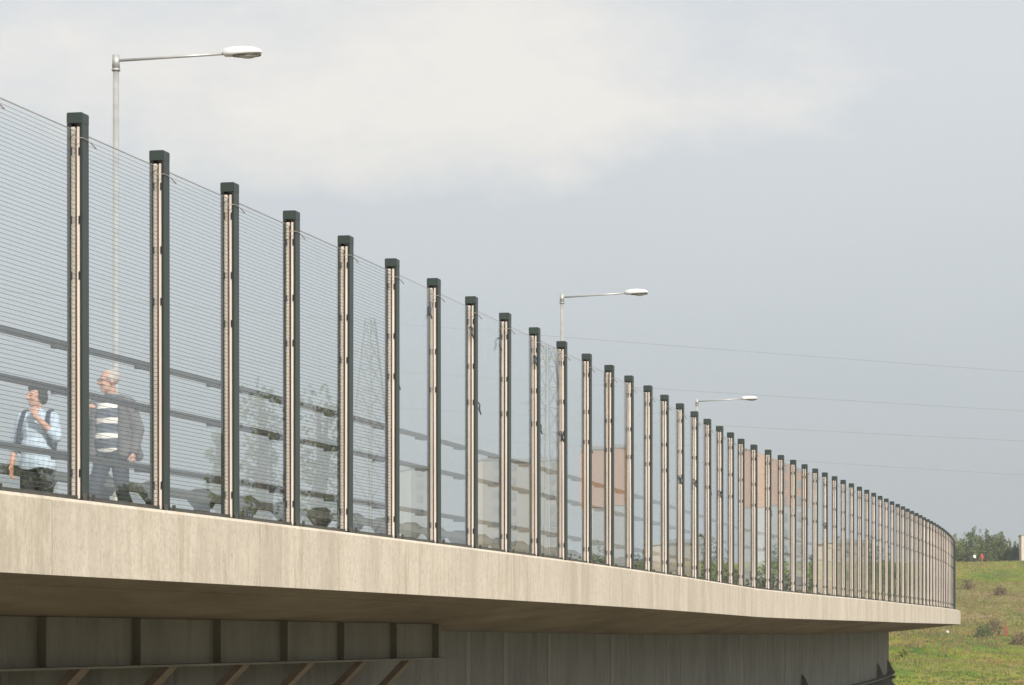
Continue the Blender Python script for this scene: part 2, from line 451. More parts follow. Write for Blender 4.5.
# ------------------------------------------------------------------ street lamps
def street_lamp(x, y, ztop, rz, label):
    zb = .965 + rise(y) ; H = ztop - zb
    r = empty('street_lamp', (x, y, zb), rz)
    tag(r, label, 'street lamp', 'street lamps along the far side of the bridge')
    mb = MB(); mb.tube([(0,0,0),(0,0,1.6),(0,0,1.62),(0,0,H-.2)], [.10,.10,.066,.056], 14); mb.build('pole', M['galv'], r, True)
    mb = MB(); mb.tube([(0,0,H-.25),(0,0,H-.0)], [.070,.066], 14); mb.tube([(0,0,H),(0,0,H+.015)], [.06,.03], 14); mb.tube([(0,0,H-.29),(0,0,H-.25)], [.080,.080], 14); mb.build('sleeve', M['galv'], r, True)
    mb = MB(); mb.tube([(.07,0,H-.10),(1.0,0,H-.06),(2.03,0,H-.02)], [.028,.027,.026], 10); mb.build('arm', M['galv'], r, True)
    # head: flattened housing, lens bowl below
    a = Matrix.Translation((2.0,0,H-.015)) @ Matrix.Rotation(R(-1.0), 4, 'Y'); hd = MB(); vs = []; fs = []
    prof = [(0,.07,.045,-.045),(.015,.11,.085,-.055),(.20,.16,.105,-.055),(.40,.175,.105,-.045),(.56,.16,.085,-.035),(.66,.12,.05,-.025),(.69,.07,.025,-.012)]
    n = 14
    for (x_, hw, up, dn) in prof:
        for k in range(n):
            an = 2*math.pi*k/n; c, s_ = math.cos(an), math.sin(an)
            sg = lambda v: math.copysign(abs(v)**.5, v)
            vs.append(a @ Vector((x_, hw*sg(c), (up if s_ > 0 else -dn)*sg(s_))))
    for j in range(len(prof)-1):
        for k in range(n): fs.append((j*n+k, j*n+(k+1)%n, (j+1)*n+(k+1)%n, (j+1)*n+k))
    fs += [tuple(range(n)), tuple((len(prof)-1)*n+k for k in range(n))]
    hd.add(vs, fs); ho = hd.build('lamp_head', M['lampwhite'], r, True)
    le = MB(); le.ell((0,0,0), (.19,.12,.065)); lo = le.build('lens', M['lens'], ho, True); lo.matrix_local = a @ Matrix.Translation((.44,0,-.045))
    rim = MB(); rim.tube([a @ Vector((.42+.255*math.cos(2*math.pi*k/20), .158*math.sin(2*math.pi*k/20), -.055)) for k in range(21)], .012, 5, False); rim.build('rim', M['frame'], ho, True)
    return r
street_lamp(-396/F*60, 60, 583/F*60, R(-7), 'tall street lamp with white head nearest the camera, above the first glass panels')
street_lamp(50/F*101.7, 101.7, 344/F*101.7, R(-13), 'mid-distance street lamp with white head, second along the bridge, pole rising behind a barrier post')
street_lamp(185/F*146.4, 146.4, 239/F*146.4, R(-11), 'smallest street lamp, farthest along the bridge, its head just above the barrier top')

# ------------------------------------------------------------------ terrain
def sstep(a, b, x):
    t = max(0, min(1, (x-a)/(b-a))); return t*t*(3-2*t)
def ground_z(x, y):
    r = math.hypot(x, y)
    z = -1.75 - 2.85*sstep(5, 16, r)
    t = max(0, min(1, (r-290)/(625-290)))
    z += 18.9*(t**1.15*(1-.12*t) + .12*t*t)*(1 if t < 1 else 1)
    if r > 625: z -= 10*sstep(640, 1200, r)
    if r > 40:
        k = min(1, (r-40)/200)
        z += k*(.55*noise.noise(Vector((x*.035, y*.022, 0))) + .28*noise.noise(Vector((x*.11, y*.06, 3)))) * (1 - .5*sstep(560,640,r))
    return z
rs = [1.5,4,7,10,13,16,22,30,40,55,75,100,130,165,200,240,280]
r = 285
while r < 700: rs.append(r); r += 4
rs += [720,760,820,900,1050,1250,1500,1700]
azs = []
a = -180.0
while a < 180:
    azs.append(a); a += .12 if 5.5 <= a < 11 else (.8 if -12 <= a < 34 else 6)
mb = MB(); vs = [(0,0,ground_z(0,0))]; fs = []
for rr in rs:
    for a in azs:
        x, y = rr*math.sin(R(a)), rr*math.cos(R(a)); vs.append((x, y, ground_z(x, y)))
n = len(azs)
for k in range(n): fs.append((0, 1+(k+1)%n, 1+k))
for j in range(len(rs)-1):
    for k in range(n):
        b = 1+j*n; fs.append((b+k, b+(k+1)%n, b+n+(k+1)%n, b+n+k))
mb.add(vs, fs)
def grass_ground():
    t = NT('hillside_grass')
    big = t.noise(.03, stretch=(1,.30,1), detail=5, rough=.6); mid = t.noise(.13, stretch=(1,.22,1), detail=6, rough=.65); fine = t.noise(1.2, stretch=(1,.3,1), detail=6, rough=.7)
    c = t.ramp(mid, [(.36, (.05,.11,.013)), (.45, (.135,.205,.020)), (.53, (.235,.25,.034)), (.64, (.29,.215,.066))])
    # bare, dusty soil around and under the near bridge
    tc = t.n('ShaderNodeTexCoord'); vl0 = t.n('ShaderNodeVectorMath', operation='LENGTH'); t.l(tc.outputs['Object'], vl0.inputs[0])
    band = t.math('ADD', t.math('DIVIDE', t.math('SUBTRACT', vl0.outputs['Value'], 300), 350), t.math('MULTIPLY', t.math('SUBTRACT', big, .5), .55))
    dry = t.ramp(band, [(.05, .0), (.09, .6), (.13, .6), (.17, .0), (.30, .0), (.40, .8), (.66, .85), (.74, .0)])
    c = t.mix(dry, c, t.ramp(mid, [(.36, (.12,.135,.032)), (.48, (.215,.17,.07)), (.62, (.28,.215,.11))]))
    c = t.mix(t.ramp(fine, [(.36, .6), (.5, 0)]), c, (.055,.08,.018))
    c = t.mix(t.ramp(fine, [(.60, 0), (.75, .5)]), c, (.31,.27,.13))
    vl = t.n('ShaderNodeVectorMath', operation='LENGTH'); t.l(tc.outputs['Object'], vl.inputs[0])
    dist = t.math('ADD', t.math('DIVIDE', vl.outputs['Value'], 400), t.math('MULTIPLY', t.math('SUBTRACT', t.noise(.05, detail=4), .5), .15))
    soil = t.ramp(t.noise(.8, detail=6), [(.3, (.15,.132,.095)), (.7, (.23,.205,.15))])
    c = t.mix(t.ramp(dist, [(.60, 0), (.68, 1)]), soil, c)
    t.bsdf(c, .95, bump=fine, bstr=.6, bdist=.3, spec=.1)
    return t.m
M['grassground'] = grass_ground()
g = mb.build('ground', M['grassground'], None, True); tag(g, None, None, None, 'structure')
# grass: tufts over the seen wedge of the hillside
def leafy(name, lo, hi, rough=.7):
    t = NT(name); tc = t.n('ShaderNodeTexCoord')
    a = t.noise(.25, detail=4); b = t.noise(3.5, detail=2)
    c = t.mix(b, lo, hi); c = t.mix(t.ramp(a, [(.35, 0), (.7, .5)]), c, tuple((x*.5+y*.5)*k for x, y, k in zip(lo, hi, (1.25,1.0,.7))))
    bs = t.bsdf(c, rough, spec=.2)
    tl = t.n('ShaderNodeBsdfTranslucent'); t.l(c, tl.inputs[0])
    mx = t.n('ShaderNodeMixShader'); mx.inputs[0].default_value = .25; t.l(bs.outputs[0], mx.inputs[1]); t.l(tl.outputs[0], mx.inputs[2]); t.l(mx.outputs[0], t.out.inputs['Surface'])
    return t.m
M['tuft'] = [leafy('green_grass_blades', (.145,.215,.024), (.25,.30,.055)), leafy('dry_grass_blades', (.22,.18,.085), (.29,.24,.12)), leafy('dark_weed_leaves', (.09,.14,.03), (.15,.19,.05))]
mb = MB()
for _ in range(17000):
    rr = 290 + 345*random.random()**.8; a = R(random.uniform(5.6, 10.5)); x, y = rr*math.sin(a), rr*math.cos(a)
    z = ground_z(x, y); q = noise.noise(Vector((x*.03, y*.012, 9))) + .5*noise.noise(Vector((x*.12, y*.05, 5)))
    bnd = (rr-300)/350 + .3*noise.noise(Vector((x*.03, y*.012, 9))); dry = (.07 < bnd < .14 or .36 < bnd < .70) if random.random() < .6 else q > .25; mb.cur = 1 if dry else (2 if q < -.30 + random.uniform(-.2,.2) else 0)
    hgt = random.uniform(.10, .26) * (1.4 if dry else 1)
    for k in range(4):
        an = random.uniform(0, 6.283); dx, dy = math.cos(an), math.sin(an); w = random.uniform(.05,.13)
        ox, oy = random.uniform(-.35,.35), random.uniform(-.35,.35); ln = random.uniform(.1,.5)*hgt
        mb.add([(x+ox-dy*w, y+oy+dx*w, z-.05), (x+ox+dy*w, y+oy-dx*w, z-.05), (x+ox+dx*ln, y+oy+dy*ln, z+hgt*random.uniform(.6,1.2))], [(0,1,2)])
for _ in range(220):                                       # knots of taller weeds and dead stalks
    rr = 300 + 330*random.random(); a = R(random.uniform(6.0, 10.2)); x, y = rr*math.sin(a), rr*math.cos(a); z = ground_z(x, y)
    mb.cur = random.choice((1,1,2,0)); W_ = random.uniform(.5, 1.9); h_ = random.uniform(.2, .5)
    for k in range(int(26*W_)):
        an = random.uniform(0, 6.283); q_ = random.random()**.6*W_; ox, oy = q_*math.cos(an)*1.5, q_*math.sin(an); w_ = random.uniform(.04,.12); dx, dy = math.cos(an*3), math.sin(an*3)
        hh = h_*random.uniform(.4,1.2)*(1.1 - .6*q_/W_); zz = ground_z(x+ox, y+oy)
        mb.add([(x+ox-dy*w_, y+oy+dx*w_, zz-.05), (x+ox+dy*w_, y+oy-dx*w_, zz-.05), (x+ox+dx*.25*hh, y+oy+dy*.25*hh, zz+hh)], [(0,1,2)])
g = mb.build('grass', M['tuft'], None, False, False); tag(g, 'uneven green and straw-coloured grass covering the hillside', 'grass', None, 'stuff')

# ------------------------------------------------------------------ shrubs and trees
LEAF = {
 'dark': leafy('dark_green_leaves', (.095,.135,.055), (.19,.23,.10)),
 'mid': leafy('mid_green_leaves', (.13,.17,.055), (.23,.27,.09)),
 'yellow': leafy('yellow_green_leaves', (.20,.24,.05), (.34,.36,.09)),
 'dry': leafy('dry_brown_twigs', (.21,.165,.09), (.31,.26,.15)),
 'rust': leafy('autumn_leaves', (.22,.09,.03), (.32,.17,.05)),
}
M['bark'] = simple('bark', (.10,.08,.06), .9, .3, 3)
def blob(mb, c, rad, n, size, up=.0):
    for _ in range(n):
        while True:
            v = Vector((random.uniform(-1,1), random.uniform(-1,1), random.uniform(-1,1)))
            if .2 < v.length < 1: break
        v = v * (v.length ** -.35)
        p = Vector(c) + Vector((v.x*rad[0], v.y*rad[1], v.z*rad[2]))
        d = Vector((random.gauss(0,1), random.gauss(0,1), random.gauss(0,.7)+up)).normalized(); e = d.orthogonal().normalized()
        e = Matrix.Rotation(random.uniform(0,6.28), 3, d) @ e; s = size*random.uniform(.55,1.4)
        f = d.cross(e)
        mb.add([p - e*s*.5, p + f*s*.32, p + e*s*.6, p - f*s*.32], [(0,1,2,3)])
def plant(name, label, cat, x, y, H, W, kind, clumps, leaves, size, group=None, trunk_h=.25, seed=0, slim=False):
    random.seed(1000+seed); z = ground_z(x, y) - .1
    r_ = empty(name, (x, y, z)); tag(r_, label, cat, group)
    tr = MB(); cr = MB()
    tr.tube([(0,0,0),(random.uniform(-.03,.03)*H,0,H*.4),(random.uniform(-.03,.03)*H,0,H*.85)], [H*.022+.02,H*.016+.01,.015], 7)
    for k in range(clumps):
        f = (k+.5)/clumps; zz = H*(trunk_h + (1-trunk_h)*f*.92)
        env = W*.5*(math.sin(math.pi*(.18+.80*f))**.7)
        an = k*2.4 + random.uniform(-.6,.6); rr = env*random.uniform(.25,.8) if not slim else env*random.uniform(.1,.55)
        c = Vector((rr*math.cos(an), rr*math.sin(an), zz))
        tr.tube([(0,0,max(.05,zz-H*.18)), c*.6 + Vector((0,0,zz*.38)), c], [H*.010+.01,H*.006+.008,.008], 5)
        s = W*random.uniform(.10,.27)
        if cat == 'shrub' and random.random() < .45:
            for q in range(3):
                tip = c + Vector((random.uniform(-.5,.5)*s*2, random.uniform(-.5,.5)*s*2, s*random.uniform(1.0,2.3))); tr.tube([c, tip], [.03,.01], 4); blob(cr, c.lerp(tip,.75), (s*.28, s*.28, s*.7), 26, size*.8, .3)
        blob(cr, c, (s, s, s*random.uniform(.7,1.15)), leaves, size, .3)
    tr.build('trunk' if cat == 'tree' else 'stems', M['bark'], r_)
    cr.build('crown', LEAF[kind], r_, False, False)
    return r_
def at(px, rr): a = math.atan((px-512)/F); return rr*math.sin(a), rr*math.cos(a)
# crest of the hill, right of the bridge end (x pixel, distance, height, width, kind, label)
crest = [
 (946, 650, 4.6, 6.5, 'mid', 'green shrub half hidden behind the end of the glass barrier'),
 (958, 655, 4.3, 4.6, 'yellow', 'yellow-green shrub on the hilltop just right of the barrier end'),
 (971, 648, 6.3, 5.6, 'dark', 'tallest dark green shrub of the hilltop thicket, pointed crown'),
 (980, 656, 4.9, 4.0, 'mid', 'mid-green shrub behind the red-clad person on the hilltop'),
 (988, 650, 5.1, 4.6, 'dark', 'dark green shrub right of the red-clad person on the hilltop'),
 (999, 655, 5.6, 5.0, 'dark', 'dark shrub with a forked top at the right of the hilltop thicket'),
 (1009, 652, 3.4, 4.2, 'mid', 'low green bush sloping down from the hilltop thicket'),
 (964, 660, 4.6, 5.0, 'mid', 'rounded mid-green shrub left of the tallest hilltop shrub'),
 (994, 662, 4.6, 5.0, 'mid', 'mid-green shrub behind the forked dark one on the hilltop'),
 (1015, 648, 3.3, 2.6, 'dark', 'small dark bush against the wall of the pale house'),
]
for k, (px, rr, H, W, kd, lb) in enumerate(crest):
    x, y = at(px, rr); plant('shrub', lb, 'shrub', x, y, H, W, kd, 26, 70, .34, 'shrubs on the crest of the hill', .02, k)
for k, (px, rr, H, W, kd, lb) in enumerate([
 (983, 385, 1.2, 3.2, 'dark', 'dark grey-green bush low on the slope left of the rusty post'),
 (994, 392, 1.9, 2.4, 'dry', 'brownish twiggy bush beside the rusty post on the slope'),
 (968, 520, 1.7, 3.6, 'dry', 'brown dry bush halfway up the slope close to the barrier end'),
 (1000, 500, 1.5, 2.6, 'dry', 'small dark dry bush in the middle of the upper slope'),
 (1021, 372, 1.3, 2.6, 'dry', 'brown dry bush at the right edge of the lower slope'),
 (903, 345, 1.0, 1.6, 'yellow', 'bright yellow-green bush beside the foot of the bridge girder')]):
    x, y = at(px, rr); plant('bush', lb, 'bush', x, y, H, W, kd, 16, 60, .20, 'low bushes on the slope', .02, 30+k)
random.seed(99)

# rusty post, white stone
x, y = at(1005.5, 388); z = ground_z(x, y)
mb = MB(); mb.box(-.16,.16,-.1,.1,-.1,1.22); mb.prism([(-.16,-.1,1.22),(.16,-.1,1.22),(.1,-.1,1.32),(-.1,-.1,1.32)], (0,.2,0))
o = mb.build('marker_post', simple('rusty_red_paint', (.26,.075,.045), .8, .35, 5)); o.location = (x,y,z); tag(o, 'short rust-red marker post standing on the lower grass slope', 'post')
x, y = at(947.5, 392); mb = MB(); mb.ell((0,0,.12), (.2,.16,.2), nu=9, nv=6); 
o = mb.build('stone', simple('pale_stone', (.62,.6,.55), .9, .2, 5)); o.location = (x,y,ground_z(x,y)+.08); tag(o, 'small white stone lying in the green grass of the slope', 'stone')

# pale house at the right edge of the hilltop
def house(x, y, rz):
    r_ = empty('house', (x, y, ground_z(x,y)-.3), rz); tag(r_, 'pale rendered house cut off by the right edge of the photograph', 'house')
    wall = simple('pale_render', (.62,.55,.49), .9, .08, .6); roof = simple('red_roof_tiles', (.25,.10,.07), .8, .25, 3); win = simple('dark_window', (.05,.06,.07), .15, .2, 2)
    mb = MB(); mb.box(0,11,0,8,0,5.6); w = mb.build('wall', wall, r_)
    mb = MB(); mb.prism([(-.15,-.15,5.601),(-.15,8.15,5.601),(-.15,8.15,5.75),(-.15,-.15,5.75)], (11.3,0,0)); mb.build('roof', simple('roof_felt', (.42,.38,.34), .9, .15, 1), r_)
    for wx in (2.6, 6.0, 9.0):
        mb = MB(); mb.box(wx-.55, wx+.55, -.03, .05, 1.6, 3.1); f = mb.build('window', win, r_)
        mb = MB(); mb.box(wx-.65, wx+.65, -.08, -.031, 1.5, 1.6); mb.build('sill', wall, f)
    mb = MB(); mb.box(4.0, 4.9, -.03, .05, .3, 2.4); mb.build('door', simple('brown_door', (.15,.08,.05), .6, .2, 3), r_)
x, y = at(1021.5, 640); house(x, y, R(-5))

# ------------------------------------------------------------------ what stands right of the frame and shows as reflections in the glass
def beyond(px, L, turn=0.0):
    """a place at distance L along the ray the glass sends on from picture column px"""
    s = s_at_x(px, 0); p, n_, h = frame(s); az = math.atan((px-512)/F); d = 2*h - az + R(turn)
    return p.x + L*math.sin(d), p.y + L*math.cos(d), d
def block(px0, px1, L, top, lower, upper, split, label, floors):
    x0, y0, d0 = beyond(px0, L); x1, y1, d1 = beyond(px1, L)
    a = Vector((x1, y1)); b = Vector((x0, y0)); w = (b-a).length; u = (b-a).normalized()
    z0 = ground_z(a.x, a.y) - .5; H = top - z0
    r_ = empty('apartment_block', (a.x, a.y, z0), math.atan2(u.y, u.x)); tag(r_, label, 'apartment block')
    mb = MB(); mb.box(0, w, 0, 13, 0, H*split if upper else H); wl = mb.build('wall', lower, r_)
    if upper: mb = MB(); mb.box(-.1, w+.1, -.1, 13.1, H*split+.002, H); mb.build('upper_wall', upper, r_)
    mb = MB(); mb.box(-.25, w+.25, -.25, 13.25, H+.002, H+.5); mb.build('roof', M['galv'], r_)
    mb = MB(); mb.box(-.5,.5,-.14,-.102,0,1.3); first = None
    nx = max(2, int(w/4.2))
    for f in range(floors):
        for k in range(nx):
            if first is None: o = first = mb.build('window', M['window'], r_)
            else: o = first.copy(); COL.objects.link(o); o.parent = r_
            o.location = (w*(k+.5)/nx, 0, H*(f+.45)/floors)
M['window'] = simple('window_glass', (.34,.35,.36), .2, .3, .3)
block(597, 637, 470, 190/F*518, simple('pale_panel_wall', (.47,.48,.48), .9, .08, .2), simple('orange_panel_wall', (.56,.33,.20), .9, .08, .2), .60, 'panel apartment block with orange top and white base, mirrored in the glass', 9)
block(487, 556, 520, 176/F*565, simple('beige_panel_wall', (.44,.40,.34), .9, .1, .2), None, 1, 'long beige apartment block mirrored in the middle glass panels', 8)
block(412, 436, 560, 168/F*600, simple('grey_panel_wall', (.40,.41,.41), .9, .1, .2), None, 1, 'pale grey apartment block mirrored beside the beige one', 8)
block(668, 703, 400, 95/F*455, simple('sand_panel_wall', (.47,.41,.33), .9, .1, .2), None, 1, 'low sand-coloured block mirrored behind dark bushes', 3)
for k, (px, L, H, W, kd, lb) in enumerate([
 (262, 130, 13.6, 4.6, 'mid', 'slender tree mirrored in the fourth full glass panel'),
 (318, 126, 13.2, 5.2, 'dark', 'broad loose-crowned tree mirrored in the fifth full glass panel'),
 (214, 150, 12.8, 2.6, 'mid', 'thin pale tree mirrored in the third full glass panel'),
 (24, 112, 8.2, 4.6, 'dark', 'low leafy tree mirrored at the foot of the leftmost glass panel'),
 (128, 116, 7.6, 4.2, 'dark', 'low leafy tree mirrored at the legs of the grey-haired person')]):
    x, y, d = beyond(px, L); plant('tree', lb, 'tree', x, y, H+4, W, kd, 30 if px in (24, 128) else 24, 170 if px in (24, 128) else 75, .26, 'trees right of the bridge mirrored in the glass', .3, 60+k, True)
for k, px in enumerate((575, 600, 628, 650, 676, 706, 732, 838)):
    x, y, d = beyond(px, 430 + 25*(k % 3)); z = ground_z(x, y)
    plant('bush', ('dark bush mirrored low in the glass near the bridge middle', 'bushy thicket mirrored low in the glass past the bridge middle')[k % 2] if k < 7 else 'rust-red autumn bush mirrored low in the far glass panels', 'bush', x, y, 6.0 + 1.5*(k % 2), 10 + k % 3, 'dark' if k < 7 else 'rust', 14, 90, .5, 'bushes right of the bridge mirrored in the glass', .02, 80+k)
random.seed(5)
# lattice pylons and the cables they carry
def pylon_me():
    mb = MB(); H = 40
    def lvl(z): return 3.2*(1-z/H)**1.0 + .45
    zs = [0,6,11,16,20.5,24.5,28,31,34,37,40]; cs = ((-1,-1),(1,-1),(1,1),(-1,1))
    for sx, sy in cs: mb.tube([(sx*lvl(z), sy*lvl(z), z) for z in zs], .13, 4)
    for a, b in zip(zs, zs[1:]):
        for k in range(4):
            p, q = cs[k], cs[(k+1)%4]
            mb.tube([(p[0]*lvl(a), p[1]*lvl(a), a), (q[0]*lvl(b), q[1]*lvl(b), b)], .055, 4); mb.tube([(q[0]*lvl(a), q[1]*lvl(a), a), (p[0]*lvl(b), p[1]*lvl(b), b)], .055, 4)
            mb.tube([(p[0]*lvl(b), p[1]*lvl(b), b), (q[0]*lvl(b), q[1]*lvl(b), b)], .055, 4)
    return mb
def arm_mb(z, half):
    mb = MB()
    for s in (-1, 1):
        mb.tube([(0, -.5, z), (s*half, 0, z+.2)], .08, 4); mb.tube([(0, .5, z), (s*half, 0, z+.2)], .08, 4); mb.tube([(0, 0, z+1.8), (s*half, 0, z+.2)], .08, 4)
        for k in (.3,.55,.8): mb.tube([(s*half*k, 0, z+.1), (s*half*k, 0, z+.2+1.6*(1-k))], .05, 4)
    return mb
x1, y1, _ = beyond(545, 430); x2, y2, _ = beyond(368, 400)
pd = Vector((x1-x2, y1-y2)).normalized(); prz = math.atan2(pd.y, pd.x) - math.pi/2
pyl = []
for (x, y, lb) in ((x1, y1, 'farther lattice pylon mirrored in the glass beside the beige block'), (x2, y2, 'nearer lattice pylon mirrored in the sixth glass panel'), (-190, 205, 'lattice pylon holding the near end of the power cables, left of the bridge')):
    r_ = empty('lattice_pylon', (x, y, ground_z(x, y)), prz); tag(r_, lb, 'pylon', 'lattice pylons of the power line'); pyl.append(r_)
    pylon_me().build('tower', M['pylon'], r_)
    for z, hf in ((23,5.5),(29,7),(35,4.5)): arm_mb(z, hf).build('cross_arm', M['pylon'], r_)
# four cables in the sky: from far left, past the frame, to the right
A = Vector((-190, 205)); B = Vector((x2, y2))
for (pa, pb, lb) in (((600,340),(1024,372),'highest thin power cable crossing the grey sky'), ((640,387.5),(1024,411),'second power cable from the top in the sky'),
                     ((690,424),(1024,441),'third power cable from the top, just above the barrier end'), ((800,461),(1024,475),'lowest power cable crossing the sky above the hill')):
    def uz(px, py):
        t = (px-512)/F; u = (t*A.y - A.x) / ((B.x-A.x) - t*(B.y-A.y)); p = A.lerp(B, u); return u, (638-py)/F*p.y
    (ua, za), (ub, zb) = uz(*pa), uz(*pb); sl = (zb-za)/(ub-ua); pts = []
    for k in range(41):
        u = k/40; p = A.lerp(B, u); pts.append((p.x, p.y, za + sl*(u-ua) + 9*(u-ua)*(u-ub)))
    mb = MB(); mb.tube(pts, .016, 5); o = mb.build('power_cable', M['cable'], None, True); tag(o, lb, 'power cable', 'power cables in the sky')

# ------------------------------------------------------------------ people
SKIN = NT('skin'); _n = SKIN.noise(14, detail=4); SKIN.bsdf(SKIN.ramp(_n, [(.3, (.52,.27,.19)), (.7, (.66,.41,.31))]), .55); M['skin'] = SKIN.m
M['eye'] = simple('dark_eyes', (.03,.025,.02), .2, .1, 20); M['lip'] = simple('lips', (.30,.12,.10), .5, .1, 20)
def stripes():
    t = NT('striped_shirt'); tc = t.n('ShaderNodeTexCoord'); sp = t.n('ShaderNodeSeparateXYZ'); t.l(tc.outputs['Object'], sp.inputs[0])
    wob = t.math('MULTIPLY', t.noise(5, detail=2), .03)
    f = t.math('FRACT', t.math('DIVIDE', t.math('ADD', sp.outputs['Z'], wob), .152)); on = t.math('LESS_THAN', f, .36)
    nz = t.noise(12, detail=4); blue = t.ramp(nz, [(.3, (.075,.095,.13)), (.7, (.15,.18,.23))])
    t.bsdf(t.mix(on, blue, (.88,.86,.84)), .85, bump=nz, bstr=.3); return t.m
M['stripe'] = stripes()
def cloth(name, col, var=.3, scale=7, check=None):
    t = NT(name); nz = t.noise(scale, detail=5)
    c = t.ramp(nz, [(.28, tuple(x*(1-var) for x in col)), (.72, tuple(min(1, x*(1+var)) for x in col))])
    if check:
        tc = t.n('ShaderNodeTexCoord'); sp = t.n('ShaderNodeSeparateXYZ'); t.l(tc.outputs['Object'], sp.inputs[0])
        for ax, p in (('Z', .052), ('X', .048)):
            f = t.math('LESS_THAN', t.math('FRACT', t.math('DIVIDE', sp.outputs[ax], p)), .28); c = t.mix(t.math('MULTIPLY', f, .4), c, check)
    t.bsdf(c, .85, bump=nz, bstr=.5, bdist=.03); return t.m
M['jacket'] = cloth('grey_jacket', (.13,.13,.135)); M['jeans'] = cloth('blue_grey_jeans', (.028,.036,.05), .45, 9)
M['bluecheck'] = cloth('pale_blue_check_shirt', (.52,.63,.74), .18, 6, (.30,.42,.56)); M['darktrouser'] = cloth('black_trousers', (.025,.028,.03), .4, 9)
M['navy'] = cloth('navy_webbing', (.03,.04,.065), .3, 12); M['greyhair'] = cloth('grey_hair', (.50,.46,.42), .3, 25); M['darkhair'] = cloth('dark_brown_hair', (.03,.025,.022), .35, 25)
M['shoe'] = cloth('dark_shoes', (.05,.045,.04), .3, 10)
def hand(mb, wrist, dirv, palm_n, curl, size=1.0, thumb=1):
    """palm, four unequal bent fingers and a thumb; palm_n = the way the fingers curl"""
    d = Vector(dirv).normalized(); nrm = Vector(palm_n); nrm = (nrm - d*nrm.dot(d)).normalized(); side = d.cross(nrm)*thumb
    w = Vector(wrist); s = size
    for k in (-1, 0, 1): mb.cap(w + side*.012*k*s, w + d*.085*s + side*.026*k*s, .016*s, .014*s, 8)
    for k, ln in ((-1.5,.062),(-.5,.074),(.5,.078),(1.5,.07)):
        b = w + d*.09*s + side*.021*k*s; ang = curl; p = b
        for seg, r_ in ((.45,.0100),(.32,.0092),(.25,.0085)):
            dd = d*math.cos(ang) + nrm*math.sin(ang); q = p + dd*ln*seg*1.15*s; mb.cap(p, q, r_*s, r_*.93*s, 7); p = q; ang += curl*.8
    b = w + d*.03*s + side*.03*s; q = b + (side*.8 + d*.6 + nrm*.3).normalized()*.04*s; mb.cap(b, q, .0125*s, .011*s, 8); mb.cap(q, q + (d*.9 + nrm*.5 - side*.1).normalized()*.034*s, .0105*s, .009*s, 8)
def head_M(c, yaw, pitch): return Matrix.Translation(Vector(c)) @ Matrix.Rotation(yaw, 4, 'Z') @ Matrix.Rotation(pitch, 4, 'X')
def head(mb, HM):
    e = lambda c, r, n=14: mb.ell(HM @ Vector(c), r, HM.to_3x3().to_4x4(), n, 10)
    e((0,.012,.035), (.077,.095,.088)); e((0,-.022,-.035), (.058,.068,.080)); e((0,-.062,-.082), (.030,.026,.026))
    mb.cap(HM @ Vector((0,-.090,.022)), HM @ Vector((0,-.112,-.016)), .009, .015, 8); e((.014,-.098,-.018), (.009,.011,.008), 8); e((-.014,-.098,-.018), (.009,.011,.008), 8)
    for s in (-1, 1):
        e((s*.079,.012,.0), (.010,.020,.034), 10); e((s*.034,-.077,.036), (.024,.014,.009), 8); e((s*.036,-.066,-.018), (.026,.022,.022), 10)
    e((0,-.083,-.050), (.024,.012,.010), 8)
def face_bits(mb, HM):
    for s in (-1, 1): mb.cur = 1; mb.ell(HM @ Vector((s*.031,-.086,.018)), (.012,.009,.008), HM.to_3x3().to_4x4(), 8, 6)
    mb.cur = 2; mb.ell(HM @ Vector((0,-.0935,-.050)), (.021,.006,.0045), HM.to_3x3().to_4x4(), 8, 6)
def person(label, loc, rz, build, scale=1.0):
    o = build(); o.location = loc; o.rotation_euler = (0,0,rz); o.scale = (scale,)*3
    tag(o, label, 'person'); return o
def body_obj(mb, bits, voxel=.008):
    me = remesh(mb, voxel, 2); me.name = 'person'
    bm = bmesh.new(); bm.from_mesh(me); fm = bits.mesh('bits', [], True); n0 = len(bm.faces); bm.from_mesh(fm); bm.faces.ensure_lookup_table()
    for f in bm.faces[:n0]: f.material_index = 0
    bm.to_mesh(me); bm.free(); bpy.data.meshes.remove(fm)
    return mesh_obj('person', me, [M['skin'], M['eye'], M['lip']])
def legs(mb, hipz, kneeL, ankL, kneeR, ankR, k=1.0, shrink=0, foot=True):
    for s, kn, an in ((1, kneeL, ankL), (-1, kneeR, ankR)):
        mb.cap((s*.09, .0, hipz), kn, .088*k-shrink, .060*k-shrink, 12); mb.cap(kn, an, .060*k-shrink, (.047*k-shrink), 12)
        mb.cap(Vector(kn)+Vector((0,.015,-.08)), Vector(kn).lerp(Vector(an),.55), .058*k-shrink, .045*k-shrink, 10)
        if foot: a = Vector(an); mb.cap(a + Vector((0,.03,-.06)), a + Vector((0,-.14,-.065)), .032, .028, 8)
def shoe(parent, an):
    a = Vector(an); mb = MB(); mb.ell(a + Vector((0,-.06,-.062)), (.052,.150,.05)); mb.ell(a + Vector((0,.02,-.03)), (.05,.065,.06)); mesh_obj('shoe', remesh(mb, .01, 1), M['shoe'], parent)

